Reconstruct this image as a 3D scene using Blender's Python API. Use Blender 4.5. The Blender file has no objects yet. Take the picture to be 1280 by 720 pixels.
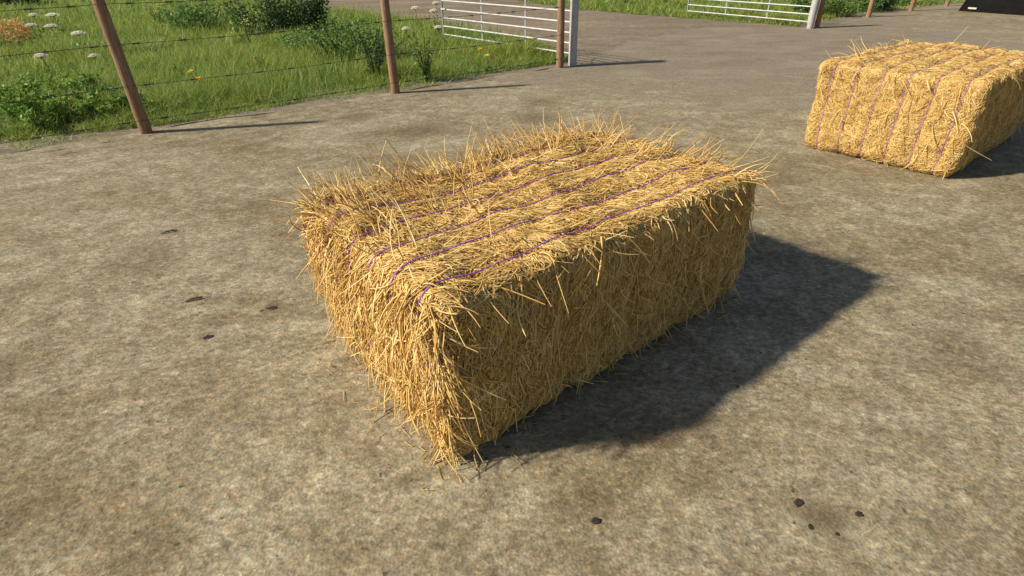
import bpy, math, random
import numpy as np
from mathutils import Vector, Matrix
random.seed(7)
rng = np.random.default_rng(7)
scene = bpy.context.scene
COL = scene.collection
R = math.radians

# ------------------------------------------------------------------ helpers
def link(o):
    COL.objects.link(o); return o

def tag(o, label=None, cat=None, group=None, kind=None):
    if label: o['label'] = label
    if cat: o['category'] = cat
    if group: o['group'] = group
    if kind: o['kind'] = kind
    return o

def empty(name, loc=(0, 0, 0), rz=0.0):
    o = bpy.data.objects.new(name, None)
    o.empty_display_size = 0.2
    o.location = loc; o.rotation_euler = (0, 0, rz)
    return link(o)

def mesh_np(name, V, F, mat, parent=None, smooth=False):
    """V (n,3); F list of arrays (k, m) of polygons with m corners"""
    me = bpy.data.meshes.new(name)
    V = np.asarray(V, dtype=np.float32)
    if not isinstance(F, list): F = [F]
    F = [np.asarray(f, dtype=np.int32) for f in F if len(f)]
    me.vertices.add(len(V)); me.vertices.foreach_set('co', V.ravel())
    nl = sum(f.size for f in F); npoly = sum(len(f) for f in F)
    me.loops.add(nl); me.polygons.add(npoly)
    me.loops.foreach_set('vertex_index', np.concatenate([f.ravel() for f in F]))
    tot = np.concatenate([np.full(len(f), f.shape[1], dtype=np.int32) for f in F])
    st = np.zeros(npoly, dtype=np.int32); st[1:] = np.cumsum(tot)[:-1]
    me.polygons.foreach_set('loop_start', st)
    me.polygons.foreach_set('loop_total', tot)
    if smooth: me.polygons.foreach_set('use_smooth', np.ones(npoly, dtype=bool))
    me.update(calc_edges=True); me.validate()
    if mat: me.materials.append(mat)
    o = bpy.data.objects.new(name, me)
    if parent: o.parent = parent
    return link(o)

class MB:
    """collects tubes, boxes, prisms into one mesh"""
    def __init__(s): s.v = []; s.f = []; s.n = 0
    def add(s, V, F):
        V = [tuple(p) for p in V]
        s.v += V; s.f += [tuple(i + s.n for i in f) for f in F]; s.n += len(V)
    def tube(s, pts, rad, n=8, cap=True):
        pts = [Vector(p) for p in pts]
        if not hasattr(rad, '__len__'): rad = [rad] * len(pts)
        V = []; F = []
        t0 = (pts[1] - pts[0]).normalized()
        a = Vector((0, 0, 1)) if abs(t0.z) < .9 else Vector((1, 0, 0))
        u = t0.cross(a).normalized()
        for i, p in enumerate(pts):
            t = (pts[min(i + 1, len(pts) - 1)] - pts[max(i - 1, 0)]).normalized()
            u = (u - t * u.dot(t)).normalized(); w = t.cross(u)
            for k in range(n):
                an = 2 * math.pi * k / n
                V.append(p + (u * math.cos(an) + w * math.sin(an)) * rad[i])
        for i in range(len(pts) - 1):
            for k in range(n):
                F.append((i*n+k, i*n+(k+1) % n, (i+1)*n+(k+1) % n, (i+1)*n+k))
        if cap:
            F.append(tuple(range(n))[::-1]); F.append(tuple((len(pts)-1)*n + k for k in range(n)))
        s.add(V, F)
    def box(s, c, d, rot=None):
        V = []
        for x in (-1, 1):
            for y in (-1, 1):
                for z in (-1, 1):
                    p = Vector((x*d[0]/2, y*d[1]/2, z*d[2]/2))
                    if rot: p = rot @ p
                    V.append(p + Vector(c))
        s.add(V, [(0,1,3,2),(4,6,7,5),(0,4,5,1),(2,3,7,6),(0,2,6,4),(1,5,7,3)])
    def build(s, name, mat, parent=None, smooth=False):
        me = bpy.data.meshes.new(name); me.from_pydata(s.v, [], s.f); me.update()
        if smooth:
            me.polygons.foreach_set('use_smooth', [True]*len(me.polygons))
        if mat: me.materials.append(mat)
        o = bpy.data.objects.new(name, me)
        if parent: o.parent = parent
        return link(o)

def copy_tree(o, parent=None):
    c = o.copy(); link(c)
    if parent: c.parent = parent
    for ch in [x for x in o.children]:
        copy_tree(ch, c)
    return c

# value noise -----------------------------------------------------------
_perm = rng.permutation(4096)
_val = rng.random(4096) * 2 - 1
def vnoise(p, scale=1.0, seed=0):
    p = np.asarray(p, dtype=float) * scale + seed * 17.31
    if p.shape[-1] == 2: p = np.concatenate([p, np.zeros(p.shape[:-1] + (1,))], -1)
    i = np.floor(p).astype(int); f = p - i; f = f*f*(3-2*f)
    out = 0
    for dx in (0, 1):
        for dy in (0, 1):
            for dz in (0, 1):
                h = _perm[(i[..., 0]+dx) & 4095]
                h = _perm[(h + i[..., 1]+dy) & 4095]
                h = _perm[(h + i[..., 2]+dz) & 4095]
                w = (f[..., 0] if dx else 1-f[..., 0]) * (f[..., 1] if dy else 1-f[..., 1]) * (f[..., 2] if dz else 1-f[..., 2])
                out = out + _val[h]*w
    return out
def fbm(p, scale, seed=0, o=3):
    return sum(vnoise(p, scale*2**k, seed+k)*.5**k for k in range(o))

def unit(a): return a/np.maximum(np.linalg.norm(a, axis=-1, keepdims=True), 1e-9)

def strands(name, P, D, B, Ln, W, mat, parent=None, segs=4, taper=.35, tri=True, wob=.03, flatN=None, conform=None):
    """curved straws / blades. P root, D unit direction, B bend vector (relative), Ln length, W half width"""
    N = len(P)
    t = np.linspace(0, 1, segs+1)
    w1 = rng.normal(0, wob, (N, 1, 3)) * np.sin(t*math.pi)[None, :, None]
    c = P[:, None] + Ln[:, None, None]*(D[:, None]*t[None, :, None] + B[:, None]*(t**2)[None, :, None] + w1)
    if conform is not None: c = conform(c)
    tan = unit(np.gradient(c, axis=1))
    ref = rng.normal(size=(N, 3)) if flatN is None else flatN
    ref = np.repeat(ref[:, None], segs+1, 1)
    u = unit(ref - tan*(ref*tan).sum(-1, keepdims=True)); w = np.cross(tan, u)
    r = W[:, None]*(1-(1-taper)*t[None]**1.5)
    if tri:
        k = 3
        ang = np.array([0, 2.2, 4.1])
        ring = c[:, :, None] + r[:, :, None, None]*(u[:, :, None]*np.cos(ang)[None, None, :, None] + w[:, :, None]*np.sin(ang)[None, None, :, None])
    else:
        k = 2
        ring = np.stack([c+w*r[..., None], c-w*r[..., None]], 2)
    V = ring.reshape(-1, 3)
    base = (np.arange(N)*(segs+1)*k)[:, None, None]
    s = (np.arange(segs)*k)[None, :, None]
    if tri:
        kk = np.arange(3)[None, None]
        a = base+s+kk; b = base+s+(kk+1) % 3
        F = np.stack([a, b, b+3, a+3], -1).reshape(-1, 4)
    else:
        a = base+s
        F = np.stack([a, a+1, a+3, a+2], -1).reshape(-1, 4)
    return mesh_np(name, V, F, mat, parent, smooth=not tri)

# ------------------------------------------------------------------ materials
def new_mat(name):
    m = bpy.data.materials.new(name); m.use_nodes = True
    nt = m.node_tree; nt.nodes.clear()
    out = nt.nodes.new('ShaderNodeOutputMaterial')
    return m, nt, out
def N(nt, typ, **kw):
    n = nt.nodes.new(typ)
    for k, v in kw.items():
        if k.startswith('i_'):
            n.inputs[k[2:].replace('_', ' ')].default_value = v
        else: setattr(n, k, v)
    return n
def ramp(nt, fac, stops, interp='LINEAR'):
    r = nt.nodes.new('ShaderNodeValToRGB'); r.color_ramp.interpolation = interp
    e = r.color_ramp.elements
    while len(e) < len(stops): e.new(.5)
    for q, (p, c) in zip(e, stops):
        q.position = p; q.color = (*c, 1) if len(c) == 3 else c
    nt.links.new(fac, r.inputs[0]); return r.outputs[0]
def mix(nt, fac, a, b, mode='MIX'):
    m = nt.nodes.new('ShaderNodeMix'); m.data_type = 'RGBA'; m.blend_type = mode
    for s, v in ((m.inputs[0], fac), (m.inputs[6], a), (m.inputs[7], b)):
        if hasattr(v, 'is_linked'): nt.links.new(v, s)
        elif hasattr(v, '__len__'): s.default_value = (*v, 1) if len(v) == 3 else v
        else: s.default_value = v
    return m.outputs[2]
def noise(nt, vec, scale, detail=4, rough=.55, dist=0.0):
    n = nt.nodes.new('ShaderNodeTexNoise')
    n.inputs['Scale'].default_value = scale; n.inputs['Detail'].default_value = detail
    n.inputs['Roughness'].default_value = rough; n.inputs['Distortion'].default_value = dist
    nt.links.new(vec, n.inputs['Vector']); return n.outputs['Fac']
def mapping(nt, vec, scale=(1, 1, 1), rot=(0, 0, 0)):
    m = nt.nodes.new('ShaderNodeMapping'); m.inputs['Scale'].default_value = scale; m.inputs['Rotation'].default_value = rot
    nt.links.new(vec, m.inputs['Vector']); return m.outputs[0]
def world_pos(nt):
    return nt.nodes.new('ShaderNodeNewGeometry').outputs['Position']
def obj_pos(nt):
    return nt.nodes.new('ShaderNodeTexCoord').outputs['Object']
def bump(nt, h, strength, dist):
    b = nt.nodes.new('ShaderNodeBump'); b.inputs['Strength'].default_value = strength; b.inputs['Distance'].default_value = dist
    nt.links.new(h, b.inputs['Height']); return b.outputs[0]
def finish(nt, out, color, rough=.8, normal=None, spec=.3, metallic=0.0, transl=0.0):
    p = nt.nodes.new('ShaderNodeBsdfPrincipled')
    for s, v in (('Base Color', color), ('Roughness', rough), ('Metallic', metallic), ('Specular IOR Level', spec)):
        if hasattr(v, 'is_linked'): nt.links.new(v, p.inputs[s])
        elif hasattr(v, '__len__'): p.inputs[s].default_value = (*v, 1)
        else: p.inputs[s].default_value = v
    if normal is not None: nt.links.new(normal, p.inputs['Normal'])
    sh = p.outputs[0]
    if transl:
        t = nt.nodes.new('ShaderNodeBsdfTranslucent')
        if hasattr(color, 'is_linked'): nt.links.new(color, t.inputs[0])
        else: t.inputs[0].default_value = (*color, 1)
        m = nt.nodes.new('ShaderNodeMixShader'); m.inputs[0].default_value = transl
        nt.links.new(sh, m.inputs[1]); nt.links.new(t.outputs[0], m.inputs[2]); sh = m.outputs[0]
    nt.links.new(sh, out.inputs[0])
def island(nt):
    return nt.nodes.new('ShaderNodeNewGeometry').outputs['Random Per Island']

def mat_simple(name, c1, c2, scale=20, rough=.8, spec=.3, metallic=0, b=0.0, stretch=(1, 1, 1), transl=0):
    m, nt, out = new_mat(name)
    v = mapping(nt, obj_pos(nt), stretch)
    n = noise(nt, v, scale, 5, .6)
    c = ramp(nt, n, [(.3, c1), (.7, c2)])
    finish(nt, out, c, rough, bump(nt, n, b, .01) if b else None, spec, metallic, transl)
    return m

def mat_island(name, stops, rough=.6, spec=.25, transl=.25, patch=None, patch_scale=.6):
    m, nt, out = new_mat(name)
    c = ramp(nt, island(nt), stops)
    if patch:
        f = ramp(nt, noise(nt, world_pos(nt), patch_scale, 4, .6), [(.38, (0, 0, 0)), (.62, (1, 1, 1))])
        c2 = mix(nt, 1.0, c, patch, 'MULTIPLY'); c = mix(nt, f, c, c2)
    finish(nt, out, c, rough, None, spec, 0, transl)
    return m

def vor(nt, vec, scale):
    v = nt.nodes.new('ShaderNodeTexVoronoi'); v.inputs['Scale'].default_value = scale
    nt.links.new(vec, v.inputs['Vector'])
    sp = nt.nodes.new('ShaderNodeSeparateColor'); nt.links.new(v.outputs['Color'], sp.inputs[0])
    return sp.outputs[0], v.outputs['Distance']
def make_yard():
    m, nt, out = new_mat('worn_yard')
    w = world_pos(nt)
    big = noise(nt, w, .55, 6, .62, .8)
    st = noise(nt, mapping(nt, w, (.55, 1.1, 1), (0, 0, R(20))), 1.0, 7, .66, 1.0)
    mid = noise(nt, w, 5.0, 6, .68, .5)
    fine = noise(nt, mapping(nt, w, (.85, 1.15, 1), (0, 0, R(35))), 30, 5, .68, .5)
    g1, d1 = vor(nt, w, 62); g2, d2 = vor(nt, w, 135)
    c = ramp(nt, fine, [(.25, (.13, .107, .070)), (.42, (.24, .205, .142)), (.56, (.33, .286, .202)), (.75, (.51, .455, .34))])
    hue = ramp(nt, noise(nt, w, 22, 3, .6), [(.32, (.92, .99, .98)), (.5, (1, 1, .98)), (.68, (1.05, .995, .90))])
    c = mix(nt, 1.0, c, hue, 'MULTIPLY')
    c = mix(nt, ramp(nt, mid, [(.35, (.75, .75, .75)), (.60, (0, 0, 0))]), c, mix(nt, 1.0, c, (.66, .62, .56), 'MULTIPLY'))
    c = mix(nt, ramp(nt, mid, [(.52, (0, 0, 0)), (.70, (.8, .8, .8))]), c, mix(nt, 1.0, c, (1.28, 1.26, 1.22), 'MULTIPLY'))
    # brown trodden stains
    c = mix(nt, ramp(nt, st, [(.44, (0, 0, 0)), (.60, (.68, .68, .68))]), c, mix(nt, 1.0, c, (.66, .60, .50), 'MULTIPLY'))
    c = mix(nt, ramp(nt, big, [(.44, (.0, .0, .0)), (.60, (.62, .62, .62))]), c, mix(nt, 1.0, c, (.76, .72, .64), 'MULTIPLY'))
    # mud carried through the gateway
    gd = nt.nodes.new('ShaderNodeVectorMath'); gd.operation = 'DISTANCE'; gd.inputs[1].default_value = (4.9, 16.6, 0)
    nt.links.new(w, gd.inputs[0])
    ma = nt.nodes.new('ShaderNodeMath'); ma.operation = 'MULTIPLY_ADD'; ma.inputs[1].default_value = -.11; ma.inputs[2].default_value = .80
    nt.links.new(gd.outputs['Value'], ma.inputs[0])
    mb = nt.nodes.new('ShaderNodeMath'); mb.operation = 'MULTIPLY_ADD'; mb.inputs[1].default_value = 1.9
    nt.links.new(st, mb.inputs[0]); nt.links.new(ma.outputs[0], mb.inputs[2])
    mud = ramp(nt, mix(nt, .5, fine, st), [(.36, (.12, .098, .07)), (.5, (.20, .165, .12)), (.64, (.31, .26, .185))])
    c = mix(nt, ramp(nt, mb.outputs[0], [(.75, (0, 0, 0)), (1.05, (.85, .85, .85))]), c, mud)
    # soaked-in dark stains
    for (sx, sy, sr, sk) in ((1.27, 1.46, .15, .75), (-1.62, 3.12, .13, .8), (-1.93, 2.82, .10, .7), (-2.9, 3.9, .55, .6), (-1.2, 7.4, .7, .75), (.4, 7.9, .6, .7), (-2.2, 8.2, .5, .7), (-3.1, 2.4, .5, .55), (3.6, 3.2, .45, .45), (-1.55, 3.75, .16, .7), (.5, 8.9, .5, .6), (2.6, 2.5, .5, .5)):
        sd = nt.nodes.new('ShaderNodeVectorMath'); sd.operation = 'DISTANCE'; sd.inputs[1].default_value = (sx, sy, .012)
        nt.links.new(w, sd.inputs[0])
        sm = nt.nodes.new('ShaderNodeMath'); sm.operation = 'MULTIPLY_ADD'; sm.inputs[1].default_value = -1/sr; sm.inputs[2].default_value = .62
        nt.links.new(sd.outputs['Value'], sm.inputs[0])
        sn = nt.nodes.new('ShaderNodeMath'); sn.operation = 'MULTIPLY_ADD'; sn.inputs[1].default_value = 1.3
        nt.links.new(mid if sr > .2 else fine, sn.inputs[0]); nt.links.new(sm.outputs[0], sn.inputs[2])
        c = mix(nt, ramp(nt, sn.outputs[0], [(.58, (0, 0, 0)), (1.0, (sk*.75, sk*.75, sk*.75))]), c, mix(nt, 1.0, c, (.42, .36, .30), 'MULTIPLY'))
    # dark specks and flat oily spots
    sp = noise(nt, w, 17, 2, .5)
    c = mix(nt, ramp(nt, sp, [(.705, (0, 0, 0)), (.76, (.85, .85, .85))]), c, (.06, .05, .038))
    c = mix(nt, 1.0, c, ramp(nt, g1, [(0, (.80, .80, .81)), (.25, (.95, .95, .95)), (.75, (1.03, 1.03, 1.02)), (1, (1.18, 1.17, 1.14))]), 'MULTIPLY')
    c = mix(nt, 1.0, c, ramp(nt, g2, [(0, (.86, .86, .87)), (.5, (1, 1, 1)), (1, (1.14, 1.13, 1.11))]), 'MULTIPLY')
    h = mix(nt, .45, fine, mid)
    h = mix(nt, .35, h, d1)
    finish(nt, out, c, .93, bump(nt, h, .34, .02), .15)
    return m
M = {}
M['yard'] = make_yard()

def make_dirt(name, stops, sc=9):
    m, nt, out = new_mat(name)
    w = world_pos(nt)
    a = noise(nt, mapping(nt, w, (.45, 1.3, 1), (0, 0, R(-50))), sc*.13, 5, .62, .6)
    f = noise(nt, w, sc, 5, .7, .3); g = noise(nt, w, sc*6, 3, .7)
    c = ramp(nt, mix(nt, .5, a, f), stops)
    c = mix(nt, 1.0, c, ramp(nt, g, [(.3, (.6, .6, .6)), (.7, (1.3, 1.3, 1.3))]), 'MULTIPLY')
    finish(nt, out, c, .95, bump(nt, mix(nt, .5, f, g), .6, .04), .1)
    return m
M['track'] = make_dirt('dirt_track', [(.36, (.13, .10, .07)), (.5, (.21, .165, .115)), (.64, (.30, .24, .165))], 5)
M['verge'] = make_dirt('verge_soil', [(.36, (.12, .098, .07)), (.5, (.205, .17, .122)), (.64, (.32, .268, .195))], 14)
def make_meadow():
    m, nt, out = new_mat('meadow_ground')
    w = world_pos(nt)
    f = noise(nt, w, 8, 5, .7, .3); b = noise(nt, w, .35, 4, .6)
    c = ramp(nt, mix(nt, .5, f, b), [(.36, (.06, .065, .024)), (.52, (.085, .11, .032)), (.66, (.14, .155, .055))])
    finish(nt, out, c, .95, bump(nt, f, .5, .05), .1)
    return m
M['meadow'] = make_meadow()

M['straw'] = mat_island('straw', [(0, (.41, .23, .055)), (.22, (.64, .395, .11)), (.56, (.81, .545, .185)), (.85, (.89, .665, .27)), (.97, (.92, .75, .38)), (1, (.28, .155, .05))], .55, .3, .22)
def make_straw_body():
    m, nt, out = new_mat('packed_straw')
    o = obj_pos(nt)
    a = noise(nt, mapping(nt, o, (9, 60, 60), (.3, .2, R(-38))), 1.6, 4, .7, 1.5)
    b = noise(nt, mapping(nt, o, (70, 70, 9), (.4, .3, 0)), 1.6, 4, .7, 1.5)
    n = mix(nt, .5, a, b)
    c = ramp(nt, n, [(.34, (.42, .245, .07)), (.5, (.64, .41, .13)), (.66, (.80, .55, .20))])
    finish(nt, out, c, .8, bump(nt, n, .9, .02), .15)
    return m
M['straw_body'] = make_straw_body()
M['twine'] = mat_simple('purple_twine', (.26, .06, .42), (.40, .12, .58), 60, .5, .4)
def make_post():
    m, nt, out = new_mat('fence_post_wood')
    o = obj_pos(nt)
    a = noise(nt, mapping(nt, o, (7, 7, .5)), 8, 6, .7, .4); b = noise(nt, o, 3.5, 4, .6)
    cr = noise(nt, mapping(nt, o, (14, 14, .35)), 5, 3, .6, .2)
    c = ramp(nt, a, [(.3, (.13, .07, .038)), (.5, (.25, .145, .08)), (.7, (.40, .255, .145))])
    c = mix(nt, ramp(nt, b, [(.45, (0, 0, 0)), (.65, (.7, .7, .7))]), c, mix(nt, .5, c, (.26, .22, .17)))
    c = mix(nt, ramp(nt, cr, [(.62, (0, 0, 0)), (.68, (.9, .9, .9))]), c, (.05, .03, .018))
    finish(nt, out, c, .9, bump(nt, mix(nt, .5, a, cr), .6, .02), .15)
    return m
M['post'] = make_post()
M['wire'] = mat_simple('barbed_wire_steel', (.05, .05, .048), (.10, .095, .09), 30, .6, .4, .4)
M['galv_dull'] = mat_simple('dull_galvanised_steel', (.20, .21, .22), (.33, .34, .35), 14, .6, .4, .15, .08)
M['galv'] = mat_simple('galvanised_steel', (.34, .34, .325), (.56, .555, .53), 5, .5, .5, .15, .08, (1, 1, 1))
M['gpost'] = mat_simple('grey_gate_post', (.27, .275, .275), (.46, .46, .45), 18, .65, .4, .1, .1, (1, 1, .5))
M['black'] = mat_simple('black_paint', (.004, .004, .004), (.008, .0075, .007), 6, .8, .08, 0, .03)
M['worn'] = mat_simple('worn_pale_steel', (.40, .36, .25), (.62, .58, .44), 25, .6, .4)
M['grass'] = mat_island('grass_blades', [(0, (.12, .195, .04)), (.35, (.19, .30, .06)), (.7, (.255, .37, .08)), (.92, (.35, .42, .13)), (1, (.50, .46, .22))], .5, .25, .4, (1.25, 1.03, .8), .5)
M['leaf_dark'] = mat_island('dark_shrub_leaf', [(0, (0.022, 0.053, 0.014)), (.5, (0.044, 0.092, 0.022)), (1, (0.083, 0.146, 0.034))], .5, .3, .25)
M['leaf_mid'] = mat_island('weed_leaf', [(0, (0.060, 0.128, 0.027)), (.5, (0.128, 0.232, 0.045)), (1, (0.240, 0.345, 0.075))], .5, .3, .3)
M['leaf_lime'] = mat_island('bright_weed_leaf', [(0, (0.075, 0.150, 0.027)), (.5, (0.165, 0.285, 0.045)), (1, (0.315, 0.435, 0.075))], .5, .3, .35)
M['leaf_olive'] = mat_island('olive_weed_leaf', [(0, (0.090, 0.128, 0.038)), (.5, (0.180, 0.232, 0.068)), (1, (0.330, 0.330, 0.120))], .6, .2, .3)
M['orange'] = mat_island('orange_bloom', [(0, (.50, .27, .08)), (.5, (.66, .36, .13)), (1, (.70, .48, .20))], .7, .2, .25)
M['brownseed'] = mat_island('brown_seed_head', [(0, (.14, .06, .03)), (1, (.30, .15, .07))], .8, .1, .1)
M['umbel'] = mat_island('white_umbel_petal', [(0, (.78, .72, .56)), (1, (.90, .87, .76))], .7, .2, .3)
M['yellow'] = mat_island('yellow_petal', [(0, (.84, .62, .04)), (1, (.92, .76, .12))], .6, .2, .25)
M['pale_yellow'] = mat_island('pale_yellow_petal', [(0, (.66, .62, .14)), (1, (.82, .78, .30))], .6, .2, .25)
M['stem'] = mat_simple('plant_stem', (.05, .075, .02), (.11, .13, .04), 20, .7)
M['darkstem'] = mat_simple('dark_plant_stem', (.03, .035, .015), (.06, .06, .025), 20, .7)
M['clod'] = mat_simple('dark_clod', (.018, .015, .012), (.06, .05, .04), 60, .95, .1, 0, .4)
M['twig'] = mat_simple('grey_twig', (.09, .08, .06), (.17, .15, .11), 60, .95, .1, 0, .4)

# ------------------------------------------------------------------ ground
def strip(name, outline, z, mat, step=.12, jit=.10, seed=0, skip=()):
    """filled polygon whose outline is subdivided and made irregular"""
    import mathutils.geometry as mg
    pts = []
    n = len(outline)
    for i in range(n):
        a = np.array(outline[i]); b = np.array(outline[(i+1) % n])
        L = np.linalg.norm(b-a); d = (b-a)/L; nn = np.array([-d[1], d[0]])
        k = max(1, int(L/step)) if i not in skip else 1
        t = np.arange(k)/k
        p = a+np.outer(t*L, d)
        if i not in skip:
            off = fbm(p, 1.3, seed, 4)*jit*np.minimum(1, np.minimum(t, 1-t)*k/4+.2)
            p = p+nn*off[:, None]
        pts += [tuple(q) for q in p]
    tri = mg.tessellate_polygon([[Vector((x, y, 0)) for x, y in pts]])
    V = [(x, y, z) for x, y in pts]
    F = []
    for t in tri:
        a, b, c = [Vector(V[i]) for i in t]
        F.append(t if (b-a).cross(c-a).z > 0 else t[::-1])
    return tag(mesh_np(name, V, np.array(F), mat), kind='structure')

g = 1500
tag(mesh_np('meadow_ground', [(-g, -g, 0), (g, -g, 0), (g, g, 0), (-g, g, 0)], np.array([[0, 1, 2, 3]]), M['meadow']), kind='structure')
# fence line (left): p1 (-4.94,7.57) p2 (-1.92,9.80) p3 (1.06,11.92)
yard_edge = [(-14, .9), (-8.2, 5.25), (-6.2, 6.72), (-4.94, 7.72), (-3.4, 8.76), (-1.92, 9.88), (-.4, 10.97), (1.0, 12.02), (1.75, 12.5),
             (3.2, 15.6), (6.0, 18.2), (8.5, 17.75), (9.4, 17.85), (10.6, 18.9), (12.2, 20.6), (14.6, 22.15), (16.9, 23.6), (21, 26.2), (30, 32)]
strip('yard', [(40, -14), (40, 32)] + yard_edge[::-1] + [(-14, -14)], .012, M['yard'], skip=(0, 1, len(yard_edge)+1, len(yard_edge)+2), jit=.13)
# grass edge on the field side of the fence
grass_edge = [(-14, 1.9), (-8.2, 6.1), (-6.65, 7.25), (-5.0, 7.92), (-4.4, 8.3), (-3.79, 8.85), (-2.9, 9.65), (-1.95, 10.3), (-1.0, 10.95), (0.2, 11.8), (1.0, 12.35)]
strip('verge', yard_edge[:9] + [(3.0, 15.6), (1.2, 14.6), (.9, 13.2), (-1.2, 11.9), (-2.3, 11.1), (-4.1, 9.6), (-5.3, 8.9), (-7.2, 8.2), (-14, 3.2)], .008, M['verge'], jit=.10, seed=5, skip=(17,))
track_near = [(1.35, 12.6), (1.0, 14.8), (.3, 16.6), (-1.3, 19.3), (-3.4, 22.0), (-5.6, 24.6), (-8.3, 27.4), (-14, 37), (-22, 52)]
track_far = [(-6, 52), (-1.5, 37), (.9, 29.5), (2.8, 24.9), (5.59, 21.5), (7.3, 19.5), (8.6, 18.0)]
strip('dirt_track', track_near + track_far + [(8.8, 17.5), (5.5, 16.5), (2.5, 13.2)], .004, M['track'], jit=.22, seed=9)
strip('verge', [(8.7, 17.6), (10.6, 18.7), (12.2, 20.4), (16.9, 23.4), (24, 28), (24, 28.6), (16.6, 24.0), (14.4, 22.75), (12.0, 21.1), (10.3, 19.7), (8.9, 18.5)], .006, M['verge'], jit=.15, seed=12)

def inside(P, poly):
    x, y = P[:, 0], P[:, 1]; r = np.zeros(len(P), bool)
    n = len(poly)
    for i in range(n):
        x1, y1 = poly[i]; x2, y2 = poly[(i+1) % n]
        c = ((y1 > y) != (y2 > y)) & (x < (x2-x1)*(y-y1)/(y2-y1+1e-12)+x1)
        r ^= c
    return r

LEFT_FIELD = grass_edge + track_near[:1] + track_near[1:] + [(-60, 60), (-60, 1.9)]
RIGHT_FIELD = [(8.75, 18.1), (10.4, 19.5), (12.1, 20.9), (14.5, 22.5), (16.8, 23.8), (24, 28.3), (50, 44), (50, 70), (-9, 70)] + track_far
CAMXY = np.array([0., 0.])

def in_view(P, m=.1):
    d = P-CAMXY
    ang = np.arctan2(d[:, 0], d[:, 1])
    return (np.abs(ang) < R(50+m*60))

def grass_patch(name, poly, n, rmin, rmax, hmul, label):
    # density falls off with distance: uniform in log distance
    pts = []
    while sum(len(p) for p in pts) < n:
        k = 200000
        r = np.exp(rng.uniform(math.log(rmin), math.log(rmax), k)); a = rng.uniform(R(-52), R(50), k)
        p = np.stack([r*np.sin(a), r*np.cos(a)], 1)
        p = p+np.stack([fbm(p, 1.7, 3), fbm(p, 1.7, 8)], 1)*.14
        ok = inside(p, poly)
        p = p[ok]
        dens = .75+.5*fbm(p, .9, 21)
        pts.append(p[rng.random(len(p)) < dens])
    p = np.concatenate(pts)[:n]
    N_ = len(p); d = np.linalg.norm(p, axis=1)
    # shorter right at the trodden edge
    hh = (.19+.11*fbm(p, .5, 31)+.06*fbm(p, 2.0, 35)).clip(.10, .4)*hmul(p)*(1+.7*np.exp(-((p[:, 0]-.3)**2+(p[:, 1]-13.0)**2)/.5))
    Ln = hh*rng.uniform(.6, 1.35, N_)
    az = rng.uniform(0, 2*math.pi, N_)
    lean = np.abs(rng.normal(.25, .2, N_))
    D = unit(np.stack([np.cos(az)*lean, np.sin(az)*lean, np.ones(N_)], 1))
    B = np.stack([np.cos(az)*rng.uniform(.1, .6, N_), np.sin(az)*rng.uniform(.1, .6, N_), -rng.uniform(.05, .35, N_)], 1)
    P = np.concatenate([p, np.full((N_, 1), -.005)], 1)
    W = rng.uniform(.0022, .0045, N_)*np.maximum(1, d/8)
    o = strands(name, P, D, B, Ln, W, M['grass'], None, 3, .08, False, .02)
    return tag(o, label, 'grass', kind='stuff')

def edge_h(poly):
    pts = np.array(poly)
    def f(p):
        dm = np.full(len(p), 9.)
        for a, b in zip(pts[:-1], pts[1:]):
            ab = b-a; t = (((p-a)@ab)/(ab@ab)).clip(0, 1)
            dm = np.minimum(dm, np.linalg.norm(p-a-t[:, None]*ab, axis=1))
        return (.45+dm*.95).clip(.5, 1.35)
    return f
grass_patch('meadow_grass', LEFT_FIELD, 290000, 7, 46, edge_h(grass_edge+track_near), 'rough green grass of the field behind the barbed wire fence')
grass_patch('meadow_grass', RIGHT_FIELD, 90000, 16, 60, edge_h([(50, 44), (24, 28.3), (16.8, 23.8), (14.5, 22.5), (12.1, 20.9), (10.4, 19.5), (8.75, 18.1)]+track_far[::-1]), 'green grass bank beyond the dirt track and second gate')
# taller stalks and seed stems mixed through the meadow
def stalks(n):
    r = np.exp(rng.uniform(math.log(7), math.log(40), n*4)); a = rng.uniform(R(-52), R(8), n*4)
    p = np.stack([r*np.sin(a), r*np.cos(a)], 1)
    p = p[inside(p, LEFT_FIELD)]; p = p[fbm(p, .7, 61) > -.25][:n]
    k = len(p); az = rng.uniform(0, 6.28, k); ln = np.abs(rng.normal(.1, .14, k))
    dm = edge_h(grass_edge+track_near)(p)
    D = unit(np.stack([np.cos(az)*ln, np.sin(az)*ln, np.ones(k)], 1)); B = np.stack([np.cos(az)*.25, np.sin(az)*.25, -np.full(k, .12)], 1)
    d = np.linalg.norm(p, axis=1)
    o = strands('meadow_grass', np.concatenate([p, np.zeros((k, 1))], 1), D, B, rng.uniform(.25, .60, k)*dm/1.2, rng.uniform(.002, .005, k)*np.maximum(1, d/9), M['grass'], None, 4, .15, False, .02)
    tag(o, 'taller grass stalks and seed stems scattered through the field behind the fence', 'grass', kind='stuff')
stalks(16000)
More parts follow.
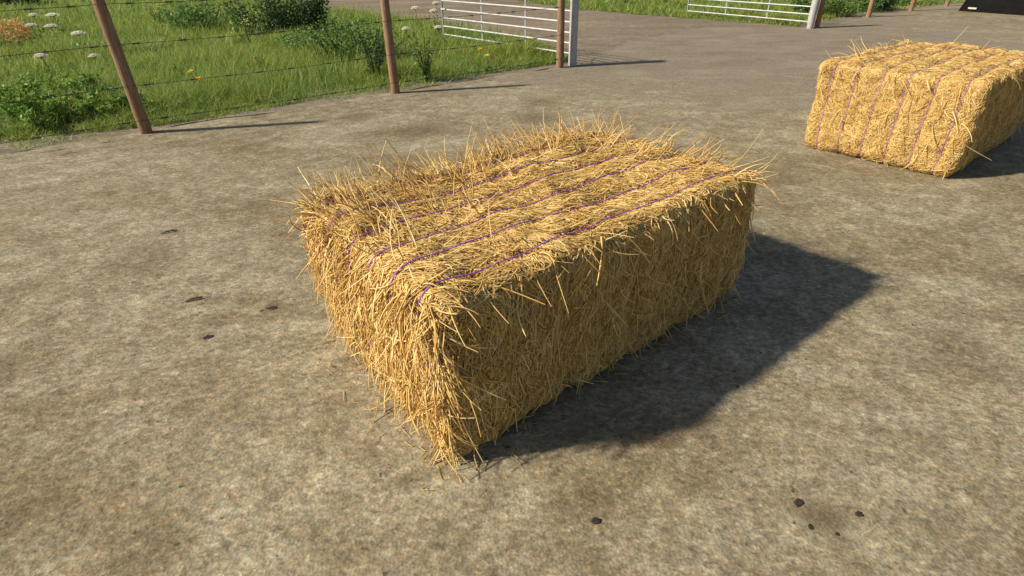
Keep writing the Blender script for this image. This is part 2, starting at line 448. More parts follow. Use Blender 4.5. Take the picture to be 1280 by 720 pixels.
# sparse tufts growing on the verge
def verge_tufts():
    e = np.array(yard_edge[2:9]); g2 = np.array(grass_edge[2:])
    n = 5200
    s = rng.random(n)*6; i = s.astype(int).clip(0, 5); f = s-i
    a = e[i]+(e[i+1]-e[i])*f[:, None]
    off = rng.random(n)**.6*.75
    p = a+np.stack([-np.full(n, .58), np.full(n, .81)], 1)*off[:, None]
    keep = fbm(p, 1.6, 44) > -.05
    p = p[keep]; n = len(p)
    az = rng.uniform(0, 6.28, n)
    D = unit(np.stack([np.cos(az)*.5, np.sin(az)*.5, np.ones(n)], 1)); B = np.stack([np.cos(az)*.4, np.sin(az)*.4, -np.full(n, .3)], 1)
    o = strands('verge_grass', np.concatenate([p, np.zeros((n, 1))], 1), D, B, rng.uniform(.04, .14, n), rng.uniform(.002, .005, n), M['grass'], None, 3, .1, False)
    tag(o, 'sparse short grass tufts on the bare soil under the barbed wire', 'grass', kind='stuff')
verge_tufts()

# ------------------------------------------------------------------ bales
BL, BW, BH = 2.28, 1.34, .88
BR_ = .085
dims = np.array([BL, BW, BH])
TW = [(.10+.16*i)*BW for i in range(6)]
def bale_surf(p, seed, amp=1.0, groove=.017):
    """p on the box surface -> displaced rounded position, normal"""
    c = np.minimum(np.maximum(p, BR_), dims-BR_)
    n = unit(p-c)
    q = c+n*BR_
    lump = .022*fbm(q, 3.2, seed, 3) + .010*fbm(q, 11, seed+5, 2)
    # flakes show as bands across the length on the long sides
    lump += .008*np.sin(q[..., 0]*26+2.5*fbm(q, 1.5, seed+9, 2))*(np.abs(n[..., 1]))
    gro = 0
    for t in TW:
        gro = gro+np.exp(-((q[..., 1]-t)/.026)**2)
    gro = gro*(1-np.abs(n[..., 1]))
    out = q+n*(amp*lump-groove*gro)[..., None]
    # the foot of the bale is squeezed in under its own weight
    k = np.clip((.34-out[..., 2])/.34, 0, 1)**2*.035
    ctr = np.array([BL*.5, BW*.5])
    out[..., :2] = out[..., :2]-np.sign(out[..., :2]-ctr)*np.minimum(1, np.abs(out[..., :2]-ctr)/(ctr))**3*k[..., None]
    return out, n
def face_pts(face, u, v):
    z = np.zeros_like(u); o = np.ones_like(u)
    return {'top': np.stack([u*BL, v*BW, o*BH], -1), 'bottom': np.stack([u*BL, v*BW, z], -1),
            'near_end': np.stack([z, u*BW, v*BH], -1), 'far_end': np.stack([o*BL, u*BW, v*BH], -1),
            'side': np.stack([u*BL, z, v*BH], -1), 'back': np.stack([u*BL, o*BW, v*BH], -1)}[face]
FN = {'top': (0, 0, 1), 'bottom': (0, 0, -1), 'near_end': (-1, 0, 0), 'far_end': (1, 0, 0), 'side': (0, -1, 0), 'back': (0, 1, 0)}

def make_bale(name, label, loc, yaw, seed, dens, loose, esp=.7, tw=.0027):
    root = empty(name, loc, yaw)
    tag(root, label, 'straw bale', 'large square straw bales on the yard')
    # packed core
    Vs = []; Fs = []; n0 = 0
    for face in FN:
        nu = 90; nv = 50
        u, v = np.meshgrid(np.linspace(0, 1, nu), np.linspace(0, 1, nv))
        P, _ = bale_surf(face_pts(face, u.ravel(), v.ravel()), seed)
        idx = np.arange(nu*nv).reshape(nv, nu)+n0
        F = np.stack([idx[:-1, :-1], idx[:-1, 1:], idx[1:, 1:], idx[1:, :-1]], -1).reshape(-1, 4)
        if face in ('bottom', 'near_end', 'back'): F = F[:, ::-1]
        Vs.append(P); Fs.append(F); n0 += nu*nv
    mesh_np('packed_straw', np.concatenate(Vs), np.concatenate(Fs), M['straw_body'], root, smooth=True)
    # surface straw
    Pl = []; Dl = []; Bl = []; Ll = []; Wl = []
    def add(face, n, ang, spread, lo, hi, nrm=(0, .14), bend=.25, off=(-.004, .012), u=None, v=None, w=(.0019, .0040), grav=.0, droop=(.3, 1.0)):
        uu = rng.random(n) if u is None else u; vv = rng.random(n) if v is None else v
        P, Nn = bale_surf(face_pts(face, uu, vv), seed)
        fn = np.array(FN[face], float)
        # tangent axes of the face
        if face in ('top', 'bottom'): a1, a2 = np.array([1., 0, 0]), np.array([0, 1., 0])
        elif face in ('near_end', 'far_end'): a1, a2 = np.array([0, 1., 0]), np.array([0, 0, 1.])
        else: a1, a2 = np.array([1., 0, 0]), np.array([0, 0, 1.])
        th = ang+rng.normal(0, 1, n)*spread*.75+fbm(P, 5.5, seed+40, 2)*spread*1.1
        D = np.cos(th)[:, None]*a1+np.sin(th)[:, None]*a2
        D = D-Nn*(D*Nn).sum(1, keepdims=True)
        k = rng.uniform(nrm[0], nrm[1], n)
        D = unit(unit(D)+Nn*k[:, None])
        Ln = rng.uniform(lo, hi, n)
        B = rng.normal(0, bend, (n, 3))-Nn*(k*.9)[:, None]*rng.uniform(droop[0], droop[1], n)[:, None]
        B[:, 2] -= grav
        Pl.append(P+Nn*rng.uniform(off[0], off[1], n)[:, None]-D*(Ln*.35*(k < .3))[:, None]); Dl.append(D); Bl.append(B); Ll.append(Ln); Wl.append(rng.uniform(*w, n))
    yd = -yaw
    d = dens
    add('top', int(13000*d), yd, .55, .06, .20)
    add('top', int(5000*d), yd+math.pi, .7, .05, .16)
    add('near_end', int(6500*d), -math.pi/2, esp, .05, .17)
    add('near_end', int(2500*d), 0, 1.2, .05, .14)
    add('side', int(9000*d), -math.pi/2, .55, .05, .18)
    add('side', int(3500*d), 0, 1.4, .04, .12)
    for f, k in (('far_end', 3500), ('back', 5500)):
        add(f, int(k*d), -math.pi/2, .8, .05, .17)
    st = [np.concatenate(x) for x in (Pl, Dl, Bl, Ll, Wl)]
    lift = rng.uniform(-.003, .011, len(st[0])); curl = rng.uniform(-.005, .007, len(st[0]))
    def wrap(c):
        q, n = bale_surf(c, seed)
        t = np.linspace(-1, 1, c.shape[1])
        return q+n*(lift[:, None]+curl[:, None]*t[None]**2)[..., None]
    strands('surface_straw', *st, M['straw'], root, 6, .5, True, .035, conform=wrap)
    # loose ends that stand off the bale
    for x in (Pl, Dl, Bl, Ll, Wl): x.clear()
    L = loose
    B_ = rng.beta
    W2 = (.0024, .0046)
    add('top', int(520*L), yd, .7, .05, .16, (.1, .40), .3, w=W2)                                       # short ends all over the top
    n = int(250*L); add('top', n, yd+math.pi*.85, .6, .09, .22, (.6, 1.9), .16, v=B_(8, 1.0, n), w=W2, droop=(-.1, .35))   # brush along the back edge
    n = int(130*L); add('top', n, yd+math.pi*.6, 1.0, .10, .26, (1.2, 3.0), .15, u=B_(4, 3, n), v=B_(12, 1, n), w=W2, droop=(-.05, .3))
    n = int(170*L); add('top', n, yd+math.pi*.8, .6, .12, .28, (.6, 1.8), .16, u=B_(1, 8, n), v=B_(3, 1.2, n), w=W2, droop=(-.1, .3))   # front left edge
    n = int(150*L); add('top', n, yd+.2, .5, .10, .28, (.3, 1.4), .16, u=B_(9, 1, n), w=W2, droop=(-.1, .4))               # far right edge
    n = int(80*L); add('top', n, yd-.3, .35, .06, .16, (.1, .5), .3, v=B_(1, 9, n), w=W2)               # ends over the front right edge
    add('near_end', int(1700*L), -math.pi/2, .75, .07, .20, (.1, .6), .25, grav=.10, w=(.0026, .0052), v=B_(1.5, 1.0, int(1700*L)))
    n = int(110*L); add('near_end', n, math.pi/2+.9, .7, .10, .28, (.7, 2.0), .15, u=B_(6, 1, n), v=B_(3, 1, n), w=W2)
    n = int(380*L); add('near_end', n, -math.pi/2-.4, .5, .14, .28, (.15, .5), .2, u=B_(1, 3, n), v=B_(3, 1.3, n), w=(.003, .0058), grav=.1)
    add('side', int(1000*L), -math.pi/2, .65, .06, .17, (.05, .35), .32, w=(.0028, .0056))
    add('far_end', int(300*L), -math.pi/2, .9, .06, .18, (.15, .7), .25)
    add('back', int(500*L), -math.pi/2, .9, .06, .18, (.15, .7), .25)
    st = [np.concatenate(x) for x in (Pl, Dl, Bl, Ll, Wl)]
    st[0][:, 2] = np.maximum(st[0][:, 2], .012)
    o = strands('loose_straw', *st, M['straw'], root, 5, .45, True, .04)
    o['kind'] = 'stuff'
    # six twines
    for t in TW:
        loop = []
        k = 60
        for face, us in (('top', 1), ('far_end', 0), ('bottom', -1), ('near_end', 2)):
            s = np.linspace(0, 1, k if us in (1, -1) else 30)[:-1]
            tt = np.full(len(s), t/BW)
            if face == 'top': p = face_pts('top', s, tt)
            elif face == 'bottom': p = face_pts('bottom', 1-s, tt)
            elif face == 'far_end': p = face_pts('far_end', tt, 1-s)
            else: p = face_pts('near_end', tt, s)
            P, Nn = bale_surf(p, seed, 1.0, .006)
            P[:, 1] += .005*vnoise(P, 3, 3)
            # pulled taut: sits in the groove, rides over the lumps
            loop.append(P+Nn*(.0075+.0065*vnoise(P, 6, 6))[:, None])
        q = np.concatenate(loop)
        kern = np.hanning(9); kern /= kern.sum()
        qs = np.stack([np.convolve(np.concatenate([q[-4:, i], q[:, i], q[:4, i]]), kern, 'valid') for i in range(3)], 1)
        c_, n_ = np.minimum(np.maximum(qs, BR_), dims-BR_), None
        n_ = unit(qs-c_)
        q = qs+n_*(.0055+.013*np.exp(-(qs[:, 0]/.16)**2)*np.clip((qs[:, 2]-.55)/.2, 0, 1))[:, None]
        q[:, 2] = np.maximum(q[:, 2], .006)
        b = MB(); q2 = np.concatenate([q, q[:1]]); b.tube(q2, tw, 6, False)
        b.build('twine', M['twine'], root, True)
    return root

yaw1 = R(38.2)
make_bale('straw_bale', 'shaggy straw bale in the middle of the yard with straws sticking up between purple twines', (-.28, 1.73, .012), yaw1, 3, 1.0, 1.0, 1.1)
yaw2 = R(38.5)
b2 = make_bale('straw_bale', 'neat straw bale farther back at the right edge, purple twines running down its end', (4.37, 5.21, .012), yaw2, 11, 1.0, .07, 1.6, .0023)
b2.scale = (1.0, 1.13, 1.08)

# ------------------------------------------------------------------ fences, posts, gates
def add_post(name, parent, loc, h, r, lean=(0, 0), mat='post'):
    b = MB()
    zs = [-.05, .0, .25, .5, .75, 1.0]
    pts = []; rr = []
    k = 9
    for i in range(k):
        t = i/(k-1); z = -.15+(h+.15)*t
        pts.append((lean[0]*t+.006*math.sin(3*t+loc[0]), lean[1]*t+.006*math.cos(4*t+loc[1]), z)); rr.append(r*(1.04-.08*t)*(1+.02*math.sin(9*t+loc[0]*3)))
    pts += [(lean[0], lean[1], h+.006), (lean[0], lean[1], h+.008)]; rr += [r*.90, r*.6]
    b.tube(pts, rr, 16)
    o = b.build(name, M[mat], parent, True)
    o.location = loc
    return o

def fence(name, label, posts, h, r, wires, base, wr=.0034, barb=.2):
    root = empty(name, (base[0], base[1], 0)); tag(root, label, 'fence')
    off = Vector((base[0], base[1], 0))
    for p in posts:
        add_post('fence_post', root, Vector((p[0], p[1], 0))-off, h, r, (random.uniform(-.02, .02), random.uniform(-.02, .02)))
    for z in wires:
        b = MB()
        for a, c in zip(posts[:-1], posts[1:]):
            a = Vector((a[0], a[1], z)); c = Vector((c[0], c[1], z)); dirv = (c-a); L = dirv.length; dirv.normalize()
            side = Vector((-dirv.y, dirv.x, 0))
            fr = -side*(r+.003)   # wires stapled on the yard side
            pts = []
            for i in range(13):
                t = i/12; pts.append(a+(c-a)*t+fr-off+Vector((0, 0, -.02*math.sin(math.pi*t)+random.uniform(-.003, .003))))
            b.tube(pts, wr, 5)
            n = int(L/barb/2.2)
            for i in range(n):
                t = (i+.5+random.uniform(-.15, .15))/n
                j = min(int(t*12), 11); q = pts[j].lerp(pts[j+1], t*12-j)
                b.tube([q-dirv*.045, q+dirv*.045], wr*2.6, 5)
                for s in range(2):
                    an = random.uniform(0, 6.28)
                    v = side*math.cos(an)+Vector((0, 0, 1))*math.sin(an)
                    o2 = dirv*(.022*(s*2-1))
                    b.tube([q+o2-v*.036-dirv*.01, q+o2+v*.036+dirv*.01], [wr*1.1, wr*.9], 4)
        b.build('barbed_wire', M['wire'], root)
    return root
P0 = (-7.96, 5.34); P1 = (-4.94, 7.57); P2 = (-1.92, 9.80); P3 = (1.06, 11.92)
fence('barbed_wire_fence', 'barbed wire fence with round wooden posts between yard and flowery field at left', [P0, P1, P2, P3], 1.62, .073, (.19, .63, 1.125, 1.575), P1)
fence('barbed_wire_fence', 'distant wooden post fence at the top right beside the second gate post', [(8.97, 17.52), (11.88, 20.03), (14.40, 21.81), (16.71, 23.33), (19.3, 25.0)], 1.5, .075, (.25, .65, 1.1, 1.45), (8.97, 17.52), .003)

def gate_post(loc, label):
    root = empty('gate_post', (loc[0], loc[1], 0)); tag(root, label, 'gate post', 'grey gate posts')
    b = MB(); r = .085; h = 1.42
    b.tube([(0, 0, -.1), (0, 0, h-.02)], r, 20)
    b.build('post', M['gpost'], root, False)
    c = MB(); c.tube([(0, 0, h-.0195), (0, 0, h+.01), (0, 0, h+.03)], [r*1.04, r*1.04, r*.5], 20); c.build('cap', M['gpost'], root)
    return root
GP1 = Vector((1.33, 12.10, 0)); GP2 = Vector((8.72, 17.40, 0))
gate_post(GP1, 'round grey gate post beside the end post of the left barbed wire fence')
gate_post(GP2, 'round grey gate post at the far side of the opening, next to the distant gate')

def make_gate():
    root = empty('field_gate', (0, 0, 0))
    L = 4.62
    zs = [.0, .195, .39, .585, .785, .985]
    for x in (0.0, L):
        b = MB(); b.tube([(x, 0, -.035), (x, 0, 1.03)], .024, 12); b.build('stile', M['galv_dull' if x else 'galv'], root, False)
    for z in zs:
        b = MB(); b.tube([(.022, 0, z), (L-.022, 0, z)], .0185, 10); b.build('rail', M['galv'], root, False)
    for x in (1.42, 3.0):
        b = MB(); b.box((x, -.0245, .49), (.045, .010, 1.03)); b.build('upright', M['galv_dull'], root)
    for z in (.1, .9):
        b = MB(); b.tube([(-.026, 0, z), (-.10, 0, z)], .013, 8); b.build('hinge', M['galv'], root)
    b = MB(); b.box((L-.10, .03, .60), (.20, .03, .035)); b.build('latch', M['galv'], root)
    return root
G0 = make_gate()
def put_gate(o, hinge, end, z, label):
    d = Vector(end)-Vector(hinge); o.location = (hinge[0], hinge[1], z); o.rotation_euler = (0, 0, math.atan2(d.y, d.x))
    tag(o, label, 'gate', 'galvanised steel field gates swung open')
put_gate(G0, (1.29, 12.25), (-1.69, 15.85), .225, 'galvanised tubular field gate swung open into the grass behind the left fence')
g2 = copy_tree(G0)
put_gate(g2, (8.72, 17.58), (6.30, 21.6), .17, 'pale tubular field gate swung open on the far side of the dirt track')

# ------------------------------------------------------------------ black loader bucket at top right
def bucket():
    a = Vector((15.85, 21.45, 0)); c = Vector((17.02, 19.02, 0))
    d = (c-a); L = d.length; root = empty('loader_bucket', (a.x, a.y, 0), math.atan2(d.y, d.x))
    tag(root, 'matt black steel loader bucket standing on the yard at the top right corner', 'bucket')
    # profile across (y away from camera, z)
    prof = [(0, .0), (.04, .25), (.12, .55), (.24, .80), (.40, .95), (.44, .97), (.42, .93), (.27, .77), (.15, .53), (.075, .25), (.05, .04), (1.0, .03), (1.0, .0)]
    n = len(prof)
    b = MB(); V = []
    for x, s in ((0.0, 1), (L, -1)):
        for y, z in prof: V.append((x+s*(.03+.30*z), y, z+.012))
    F = [tuple(range(n))[::-1], tuple(range(n, 2*n))]+[(i, (i+1) % n, n+(i+1) % n, n+i) for i in range(n)]
    b.add(V, F); b.build('shell', M['black'], root)
    for x, s in ((0.0, 1), (L, -1)):
        b = MB(); pr = [(-.02, .0), (.02, .26), (.10, .57), (.22, .83), (.40, 1.0), (.60, .75), (1.02, .02)]
        V = [(x+s*(.30*z-.004), y, z+.012) for y, z in pr]+[(x+s*(.30*z+.026), y, z+.012) for y, z in pr]
        m = len(pr); F = [tuple(range(m)), tuple(range(m, 2*m))[::-1]]+[(i, m+i, m+(i+1) % m, (i+1) % m) for i in range(m)]
        b.add(V, F); b.build('side_plate', M['black'], root)
    b = MB(); b.box((.42, -.018, .125), (.26, .03, .05)); b.build('wear_plate', M['worn'], root)
bucket()

# ------------------------------------------------------------------ plants
def leaves(name, C, Dv, size, mat, parent, asp=.42):
    """folded leaf: 2 quads, C centre, Dv direction"""
    n = len(C); t = unit(Dv); ref = rng.normal(size=(n, 3)); s = unit(np.cross(t, ref)); nn = np.cross(t, s)
    L = size[:, None]; w = L*asp
    base = C-t*L*.5; tip = C+t*L*.5-nn*L*.12
    m0 = C-t*L*.05+nn*L*.03
    l = C-t*L*.08+s*w*.5+nn*w*.18; r = C-t*L*.08-s*w*.5+nn*w*.18
    V = np.stack([base, l, tip, r, m0], 1).reshape(-1, 3)
    b = (np.arange(n)*5)[:, None]
    F = np.concatenate([b+np.array([[0, 4, 1]]), b+np.array([[4, 2, 1]]), b+np.array([[0, 3, 4]]), b+np.array([[4, 3, 2]])])
    return mesh_np(name, V, F, mat, parent)

def bush(name, label, cat, loc, w, h, nst, nleaf, lsize, lmat, smat, group=None, bottom=.1, dep=None, upright=.5, flower=None):
    root = empty(name, (loc[0], loc[1], 0)); tag(root, label, cat, group)
    dep = dep or w
    b = MB(); C = []; D = []
    tips = []
    for i in range(nst):
        a = random.uniform(0, 6.28); rr = math.sqrt(random.random())
        bx, by = math.cos(a)*rr*w*.5*(.55 if nst > 15 else .02), math.sin(a)*rr*dep*.5*(.55 if nst > 15 else .02)
        tx, ty = math.cos(a)*rr*w*.5+random.uniform(-.1, .1)*w, math.sin(a)*rr*dep*.5+random.uniform(-.1, .1)*dep
        hh = h*random.uniform(.55, 1.0)*(1-.35*rr*rr)
        pts = [Vector((bx, by, -.02)), Vector((bx*.6+tx*.4, by*.6+ty*.4, hh*.5)), Vector((tx, ty, hh))]
        b.tube(pts, [.012, .009, .004], 5); tips.append(pts)
        k = nleaf//nst
        t = rng.uniform(bottom, 1.03, k)
        P = np.array([list(pts[0].lerp(pts[1], min(x*2, 1)).lerp(pts[1].lerp(pts[2], max(0, x*2-1)), 1 if x > .5 else 0)) for x in t])
        az = rng.uniform(0, 6.28, k)
        dv = np.stack([np.cos(az), np.sin(az), rng.normal(upright*.3, .5, k)], 1)
        sp = w*.16*rng.random(k)*(1.15-t*.6)
        C.append(P+unit(dv)*sp[:, None]); D.append(dv)
    b.build('stem', M[smat], root)
    C = np.concatenate(C); D = np.concatenate(D)
    C[:, 2] = np.maximum(C[:, 2], .02)
    leaves('foliage', C, D, rng.uniform(.6, 1.3, len(C))*lsize, M[lmat], root)
    if flower:
        fm, fn, fs, name2 = flower
        FC = []
        for pts in tips:
            k = fn//nst
            FC.append(np.array(pts[2])+rng.normal(0, 1, (k, 3))*np.array([.07, .07, .06])*w*(.35 if name2 == 'seed_head' else 1)+np.array([0, 0, .03]))
        if name2 == 'seed_head':
            for fc in FC: leaves(name2, fc, rng.normal(size=fc.shape)*.3+np.array([0, 0, 1]), rng.uniform(.6, 1.3, len(fc))*fs, M[fm], root, .8)
            return root
        FC = np.concatenate(FC)
        leaves(name2, FC, rng.normal(size=FC.shape), rng.uniform(.6, 1.3, len(FC))*fs, M[fm], root, .8)
    return root

# dark shrub behind the fence
bush('shrub', 'big dark green shrub in the field behind the first two fence posts', 'shrub', (-6.9, 18.0), 2.9, 1.5, 40, 4800, .09, 'leaf_dark', 'darkstem', dep=1.7)
bush('shrub', 'darkest right hand half of the shrub pair, against the dirt track', 'shrub', (-5.75, 18.6), 1.3, 1.7, 16, 2600, .09, 'leaf_dark', 'darkstem', dep=1.2)
bush('weed', 'tall olive green weed clump just left of the second fence post', 'weed', (-3.3, 12.7), 2.3, 1.1, 46, 4400, .07, 'leaf_mid', 'darkstem', dep=1.7)
bush('weed', 'mid green bushy weed mass left of the dark shrub', 'weed', (-9.6, 19.0), 2.8, 1.0, 34, 3400, .09, 'leaf_mid', 'darkstem', dep=2.0)
bush('weed', 'thin weed with dark stems just right of the second fence post', 'weed', (-1.5, 10.75), .55, 1.0, 11, 560, .06, 'leaf_mid', 'darkstem')
bush('weed', 'dark stemmed upright weed close behind the second fence post', 'weed', (-2.5, 11.0), .8, 1.05, 14, 520, .06, 'leaf_dark', 'darkstem')
bush('weed', 'leafy green weed below the dark shrub', 'weed', (-5.0, 14.3), 1.6, .55, 20, 1300, .07, 'leaf_mid', 'darkstem')
bush('weed', 'dark leafed weed with yellow dandelions beside it', 'weed', (-6.45, 11.5), .35, .30, 6, 160, .07, 'leaf_dark', 'darkstem')
bush('weed', 'small dark weed in the grass to the right of the dandelions', 'weed', (-4.95, 11.6), .35, .42, 7, 220, .06, 'leaf_dark', 'darkstem')
# leafy weeds in the lower left corner
wl = [(-6.6, 8.0, 1.0, .55, 'bright leafy nettle clump at the left edge of the grass, nearest the yard'),
      (-6.05, 8.45, .9, .5, 'bright nettle clump one step left of the nearest fence post'),
      (-7.3, 8.3, 1.1, .6, 'tall nettle clump cut by the left edge'),
      (-5.55, 8.55, .7, .36, 'low nettle clump right behind the nearest fence post'),
      (-6.9, 9.3, 1.2, .5, 'wide nettle clump behind the front row of nettles'),
      (-7.9, 10.2, 1.3, .5, 'nettle clump deeper in the field by the left edge'),
      (-5.9, 9.6, .8, .35, 'short nettle clump in the grass left of the nearest post')]
for x, y, w, h, lb in wl:
    bush('nettle', lb, 'nettle', (x, y), w, h, 18, int(2100*w), .075, 'leaf_lime', 'stem', 'leafy nettle clumps at the field edge')
bush('orange_shrub', 'orange flowering bush at the left edge of the field', 'flowering bush', (-13.2, 15.6), 1.5, .8, 22, 900, .06, 'leaf_olive', 'stem', flower=('orange', 1700, .05, 'blossom'))
bush('shrub', 'far dark bush at the top left corner', 'shrub', (-25.5, 32.3), 3.2, 1.3, 18, 2400, .2, 'leaf_dark', 'darkstem')
# right bank
rb = [(11.0, 20.6, 1.6, 1.0, 'leaf_mid', 'green bush between the second gate post and the next wooden post'),
      (12.6, 21.8, 1.5, 1.0, 'leaf_mid', 'green bush right of the first wooden post of the distant fence'),
      (13.75, 22.3, 1.0, .8, 'leaf_dark', 'dark leafed bush just left of the second wooden post of the distant fence'),
      (15.3, 23.9, 1.8, 1.0, 'leaf_lime', 'pale green bush near the black bucket'),
      (10.1, 20.6, 1.2, .9, 'leaf_mid', 'low bush right behind the far gate post')]
for x, y, w, h, lm, lb in rb:
    bush('shrub', lb, 'shrub', (x, y), w, h, 18, 1700, .09, lm, 'darkstem', 'bushes along the far fence')
# docks with brown seed heads
for x, y, lb in ((4.9, 25.6, 'brown seeded dock plant on the bank above the track, left one'), (6.4, 24.8, 'brown seeded dock plant on the bank nearer the far gate'), (11.4, 21.6, 'brown seeded dock plant behind the distant fence')):
    bush('dock', lb, 'weed', (x, y), .5, .9, 7, 200, .09, 'leaf_mid', 'darkstem', 'dock plants with brown seed heads', flower=('brownseed', 420, .05, 'seed_head'))

# white umbels
def umbel(loc, h, rad, label):
    root = empty('umbel_flower', (loc[0], loc[1], 0)); tag(root, label, 'flower', 'white umbel flowers in the field')
    b = MB(); lean = Vector((random.uniform(-.06, .06), random.uniform(-.06, .06), 0))
    b.tube([(0, 0, -.02), Vector((0, 0, h*.5))+lean*.3, Vector((0, 0, h-.09))+lean], [.009, .007, .005], 6)
    top = Vector((0, 0, h-.09))+lean
    C = []
    for i in range(14):
        a = i*2.4; r = rad*math.sqrt((i+.4)/14)
        e = top+Vector((math.cos(a)*r, math.sin(a)*r, .09-.05*(r/rad)**2))
        b.tube([top, e], .0025, 4, False)
        k = 55
        C.append(np.array(e)+rng.normal(0, 1, (k, 3)).clip(-1.4, 1.4)*np.array([.036, .036, .010])*(rad/.13))
    b.build('stem', M['stem'], root)
    C = np.concatenate(C)
    D = rng.normal(size=C.shape)*np.array([1, 1, .3])
    leaves('flower_head', C, D, rng.uniform(.02, .034, len(C))*(rad/.13), M['umbel'], root, .9)
    n = 40; az = rng.uniform(0, 6.28, n); t = rng.random(n)
    leaves('foliage', np.stack([np.cos(az)*.10, np.sin(az)*.10, t*h*.55+.03], 1), np.stack([np.cos(az), np.sin(az), np.full(n, .3)], 1), rng.uniform(.07, .14, n), M['leaf_mid'], root)
um = UM_LIST = [
 (-13.40, 18.26, .70, .17, 'topmost white umbel flower left of the nearest post, farthest of the loose cluster'),
 (-14.05, 18.33, .70, .13, 'white umbel flower at the top left of the cluster near the orange bush'),
 (-12.3, 15.88, .65, .13, 'white umbel flower directly right of the orange bush'),
 (-11.6, 15.6, .65, .13, 'white umbel flower in the middle of the cluster near the nearest post'),
 (-10.0, 14.10, .62, .14, 'white umbel flower closest to the nearest fence post at the height of the second wire'),
 (-9.0, 11.6, .5, .11, 'small ragged white umbel flower below the second wire at the left'),
 (-7.93, 11.35, .5, .09, 'small flat white umbel flower left of the nearest post below the second wire'),
 (-2.55, 17.6, .75, .13, 'white umbel flower seen against the dirt track, left of the pair beside the open gate'),
 (-2.05, 17.9, .85, .12, 'white umbel flower seen against the dirt track, upper of the pair beside the open gate'),
 (-1.95, 16.6, .75, .12, 'lower white umbel flower in front of the dirt track beside the open gate'),
 (-2.4, 14.4, .55, .10, 'faint white umbel flower in the grass just right of the second post'),
 (-1.6, 14.6, .55, .10, 'faint white umbel flower in the grass left of the gate end')]
for x, y, h, r, lb in um: umbel((x, y), h, r*.82, lb)

def dandelion(loc, h, rad, label, cat='flower'):
    root = empty('yellow_flower', (loc[0], loc[1], 0)); tag(root, label, cat, 'yellow flowers in the field')
    b = MB(); b.tube([(0, 0, -.02), (.01, .0, h*.5), (0, 0, h)], [.006, .005, .004], 6); b.build('stem', M['stem'], root)
    n = 46; az = rng.uniform(0, 6.28, n); el = rng.uniform(.0, 1.2, n)
    d = np.stack([np.cos(az)*np.cos(el), np.sin(az)*np.cos(el), np.sin(el)*.7], 1)
    leaves('flower_head', np.array([0, 0, h])+d*rad*.55, d, np.full(n, rad), M['yellow'], root, .5)
    n = 12; az = rng.uniform(0, 6.28, n)
    leaves('foliage', np.stack([np.cos(az)*.08, np.sin(az)*.08, np.full(n, .06)], 1), np.stack([np.cos(az), np.sin(az), np.full(n, .4)], 1), rng.uniform(.12, .2, n), M['leaf_dark'], root)
for x, y, h, r, lb in ((-5.39, 9.98, .38, .055, 'yellow dandelion, the upper left one of the pair left of the second post'),
                       (-5.06, 9.54, .34, .058, 'yellow dandelion, the lower right one of the pair left of the second post'),
                       (-.55, 12.03, .36, .055, 'dull yellow flower, upper one of the pair below the open gate'),
                       (-.40, 11.62, .30, .058, 'bright yellow flower, lower one of the pair below the open gate')):
    dandelion((x, y), h, r, lb)
# pale yellow rape-like sprays
for x, y, lb in ((-12.4, 21.8, 'pale yellow flowering weed, the taller spray in the far grass'), (-11.4, 20.2, 'pale yellow flowering weed, the spray nearer the dark shrub'), (-6.5, 15.2, 'sparse yellow flowering weed just below the dark shrub')):
    bush('yellow_weed', lb, 'weed', (x, y), .8, .95, 10, 160, .06, 'leaf_lime', 'stem', 'sprays of small yellow flowers', flower=('pale_yellow', 90, .03, 'blossom'))

# ------------------------------------------------------------------ litter on the yard
def clod(loc, s, label, flat=.5, el=1.0, rz=0):
    n = 14
    V = []; F = []
    for j in range(7):
        th = math.pi*j/6
        for i in range(n):
            ph = 2*math.pi*i/n
            p = np.array([math.sin(th)*math.cos(ph)*el, math.sin(th)*math.sin(ph), math.cos(th)*flat])
            p *= 1+.5*float(vnoise(p[None], 2.6, loc[0]*3+loc[1])[0]); V.append(tuple(p*s))
    for j in range(6):
        for i in range(n): F.append((j*n+i, (j+1)*n+i, (j+1)*n+(i+1) % n, j*n+(i+1) % n))
    b = MB(); b.add(V, F); o = b.build('dirt_clod', M['clod'], None, True); o.location = (loc[0], loc[1], .012+s*flat*.35); o.rotation_euler = (0, 0, rz)
    return tag(o, label, 'clod', 'dark clods of dirt on the yard')
clod((.33, 1.45), .017, 'small black clod alone on the concrete in front of the bale', .22, 1.2)
clod((1.20, 1.52), .018, 'topmost dark clod of the little group at the lower right', .18, 1.4, .6)
clod((1.20, 1.405), .012, 'small dark clod at the bottom of the lower right group', .22, 1.1, 1)
clod((1.43, 1.46), .014, 'dark clod on the right side of the lower right group', .18, 1.3, .2)
clod((1.29, 1.37), .009, 'tiniest dark clod between the others at the lower right', .22, 1.2)
clod((-1.90, 2.80), .022, 'flat dark clod left of the bale below the twig', .13, 1.5, .3)
clod((-1.62, 3.12), .022, 'brown flat clod near the left end of the bale', .12, 1.6, .2)
def twig(loc, L, rz, label):
    b = MB(); b.tube([(-L/2, 0, 0), (-L*.1, .006, .006), (L*.2, -.004, .008), (L/2, .004, .002)], [.006, .008, .007, .004], 7)
    b.tube([(L*.1, 0, .006), (L*.28, .03, .010)], [.004, .002], 5)
    o = b.build('twig', M['twig'], None, True); o.location = (loc[0], loc[1], .020); o.rotation_euler = (0, 0, rz); tag(o, label, 'twig', 'twigs on the yard')
twig((-2.20, 3.24), .11, .45, 'short dark twig lying on the concrete left of the bale')
twig((-2.95, 4.35), .13, .5, 'pale thin twig lying on the concrete farther left, below the first fence shadow')
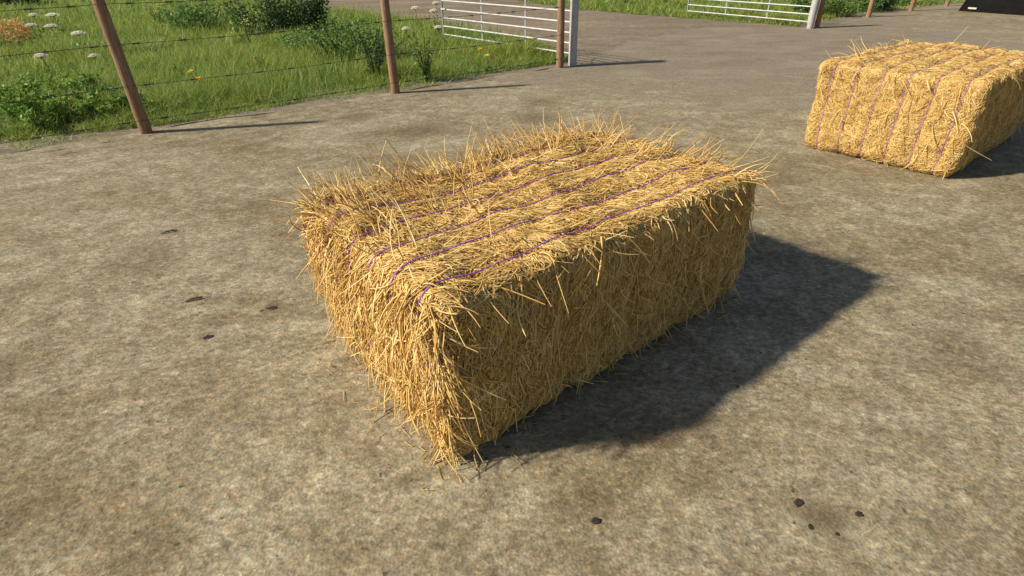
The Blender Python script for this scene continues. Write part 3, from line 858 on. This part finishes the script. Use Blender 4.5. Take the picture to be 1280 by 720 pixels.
# straws fallen round the bale
def fallen():
    n = 170
    c, s = math.cos(yaw1), math.sin(yaw1)
    P = []
    for i in range(n):
        if random.random() < .55:
            x = -abs(random.gauss(0, .10)); y = random.uniform(-.05, BW)
        else:
            x = random.uniform(-.05, BL); y = -abs(random.gauss(0, .10))
        P.append((-.28+c*x-s*y, 1.73+s*x+c*y, .019))
    P = np.array(P); az = rng.uniform(0, 6.28, n)
    D = np.stack([np.cos(az), np.sin(az), np.full(n, .02)], 1); B = rng.normal(0, .2, (n, 3)); B[:, 2] = 0
    o = strands('fallen_straw', P, D, B, rng.uniform(.012, .07, n)*(1+.6*(rng.random(n) > .85)), rng.uniform(.0010, .0022, n), M['straw'], None, 4, .5, True, .02)
    tag(o, 'loose straws fallen on the concrete round the middle bale', 'straw', kind='stuff')
fallen()

# ------------------------------------------------------------------ camera, light, sky
cam = bpy.data.cameras.new('camera'); co = link(bpy.data.objects.new('camera', cam))
cam.sensor_width = 36; cam.sensor_fit = 'HORIZONTAL'; cam.lens = 36*690.0/1280
cam.clip_start = .05; cam.clip_end = 4000
p, r, hcam = .5468, -.0189, 2.0348
fw = Vector((0, math.cos(p), -math.sin(p))); up = Vector((0, math.sin(p), math.cos(p))); rt = Vector((1, 0, 0))
x2 = rt*math.cos(r)+up*math.sin(r); u2 = -rt*math.sin(r)+up*math.cos(r)
co.matrix_world = Matrix(((x2.x, u2.x, -fw.x, 0), (x2.y, u2.y, -fw.y, 0), (x2.z, u2.z, -fw.z, hcam), (0, 0, 0, 1)))
scene.camera = co

SUN_DIR = Vector((1.22, .24, -.89)).normalized()      # direction the light travels
sun = bpy.data.lights.new('sun', 'SUN'); so = link(bpy.data.objects.new('sun', sun))
sun.energy = 5.0; sun.angle = R(2.4); sun.color = (1.0, .91, .76)
so.rotation_euler = SUN_DIR.to_track_quat('-Z', 'Y').to_euler()
w = bpy.data.worlds.new('World'); scene.world = w; w.use_nodes = True
nt = w.node_tree; nt.nodes.clear()
sky = nt.nodes.new('ShaderNodeTexSky'); sky.sky_type = 'NISHITA'; sky.sun_disc = False
sky.sun_elevation = math.asin(-SUN_DIR.z); sky.sun_rotation = math.atan2(-SUN_DIR.x, -SUN_DIR.y)
bg = nt.nodes.new('ShaderNodeBackground'); bg.inputs[1].default_value = .070
wo = nt.nodes.new('ShaderNodeOutputWorld')
nt.links.new(sky.outputs[0], bg.inputs[0]); nt.links.new(bg.outputs[0], wo.inputs[0])
scene.view_settings.view_transform = 'Standard'; scene.view_settings.look = 'None'
scene.view_settings.exposure = 0.5; scene.view_settings.gamma = 1.0
scene.render.engine = 'CYCLES'
